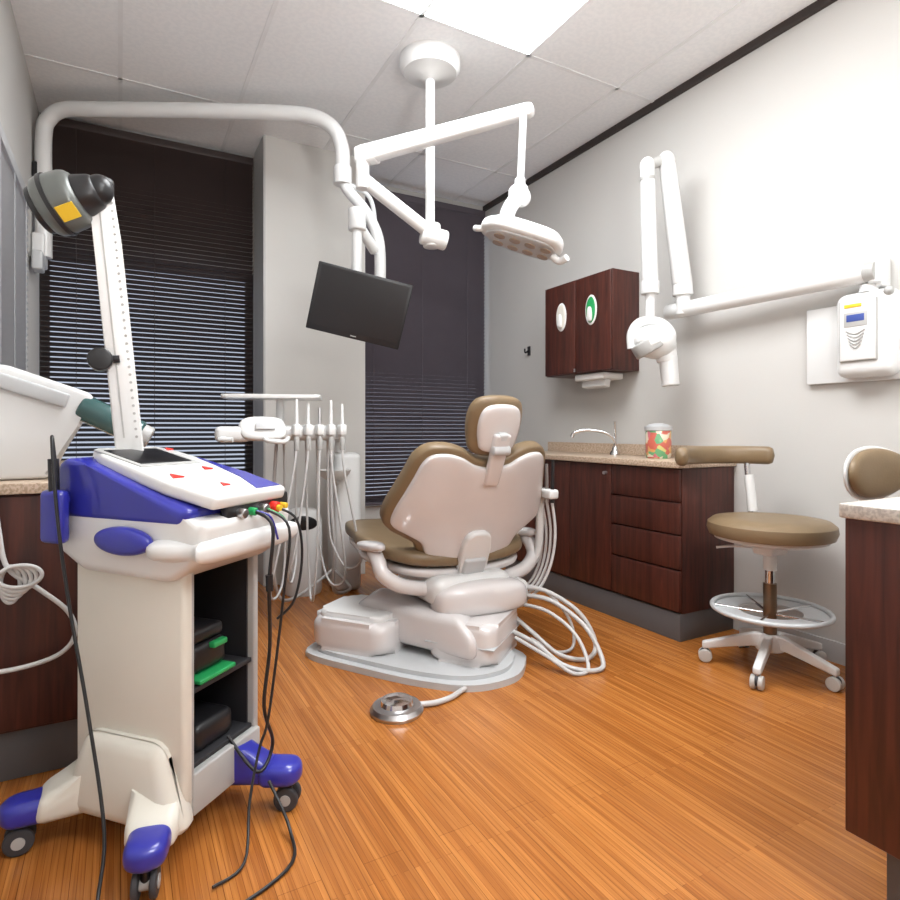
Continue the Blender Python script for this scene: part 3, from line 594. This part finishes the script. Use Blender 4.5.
for i in range(5):
    x=.75+i*.055; y=2.91-i*.008
    g.box('holder_%d'%i,(x,y,1.0),(.034,.06,.055),WHITE,.008)
    g.cyl('handpiece_%d'%i,(x,y-.01,.93),(x+.003,y+.005,1.15-.02*(i%3)),.011,WHITE if i!=2 else STEEL,r2=.007)
    g.cyl('handpiece_grip_%d'%i,(x,y-.01,.90),(x,y-.01,.96),.013,GREYP,bev=.002)
    zz=[.17,.24,.14,.20,.28][i]; sg=[-.12,-.09,-.02,.08,.11][i]
    g.path('hose_%d'%i,[(x,y-.01,.94),(x-.005+sg*.1,y-.02,.8),(x+sg*.7,y-.02,.45),(x+sg,y+.02,zz+.05),(x+sg*.6,y+.10,zz),(x+sg*.2,y+.16,zz+.08),(x-.01,y+.18,.5),(x-.02,y+.17,.95)],.006,HOSE)
for i in range(2):
    x=.70+i*.30
    g.path('supply_hose_%d'%i,[(x,3.1,.96),(x-.01,3.12,.7),(x-.01+.03*i,3.15,.35),(x+.05,3.25,.10),(x+.2,3.4,.06),(1.14,3.54,.15)],.009,HOSE)
g.path('arm_1',[(.90,3.08,.985),(1.0,3.12,.98),(1.10,3.3,.975),(1.2,3.60,.95)],.026,WHITE)
g.cyl('arm_pin',(1.2,3.60,.86),(1.2,3.60,1.0),.036,WHITE,bev=.006)
g.box('support_column',(1.24,3.63,.43),(.17,.20,.86),WHITE,.04,seg=5)
g.lathe('cuspidor_bowl',[(0,-.04),(.05,-.04),(.09,-.01),(.105,.02),(.095,.02),(.06,-.015),(0,-.02)],(1.13,3.50,.74),WHITE)
g.path('bowl_arm',[(1.13,3.50,.705),(1.16,3.55,.68),(1.2,3.6,.68)],.02,WHITE)
g=G('waste_bin')
g.lathe('body',[(0,0),(.108,0),(.115,.02),(.115,.44),(.10,.49),(.07,.515),(0,.52)],(.985,3.66,0),WHITE)
dn=Vector((-.26,-.96,.0)).normalized(); 
g.pillow('opening',ell2(.085,.045),Vector((.985,3.66,.44))+dn*.108,dn.cross(Vector((0,0,1))),(0,0,1),dn+Vector((0,0,.25)),.012,.02,BLACK,k=-3.5)
# ---------------------------------------------------------------- regroup empties
bpy.context.view_layer.update()
for s in GROUPS:
    if not s.world: continue
    mn=Vector((1e9,)*3); mx=Vector((-1e9,)*3)
    for c in s.e.children:
        for q in c.bound_box:
            w=c.matrix_world@Vector(q); mn=Vector(map(min,mn,w)); mx=Vector(map(max,mx,w))
    o=Vector(((mn.x+mx.x)/2,(mn.y+mx.y)/2,mn.z)); s.e.location=o
    for c in s.e.children: c.location=c.location-o
# ---------------------------------------------------------------- light, world + camera
# added fill lamp behind the camera, aimed up to brighten ceiling and room
la=D.lights.new('bounce_fill','AREA'); la.shape='DISK'; la.size=.3; la.energy=38; la.color=(1,.985,.96)
lo_=D.objects.new('bounce_fill',la); S.collection.objects.link(lo_); lo_.location=(.75,-.35,1.55); lo_.rotation_euler=(math.radians(180-22),0,math.radians(-28))
w=D.worlds.new('sky'); S.world=w; w.use_nodes=True
w.node_tree.nodes['Background'].inputs[0].default_value=(.64,.72,.88,1); w.node_tree.nodes['Background'].inputs[1].default_value=.8
cam=D.cameras.new('camera'); co=D.objects.new('camera',cam); S.collection.objects.link(co)
cam.sensor_width=36; cam.lens=36*597/900; cam.shift_y=-20/900; cam.clip_start=.02
co.location=(0,0,1.0); co.rotation_euler=(math.radians(90),0,math.radians(-28.9)); S.camera=co
S.view_settings.view_transform='Standard'; S.view_settings.exposure=.05
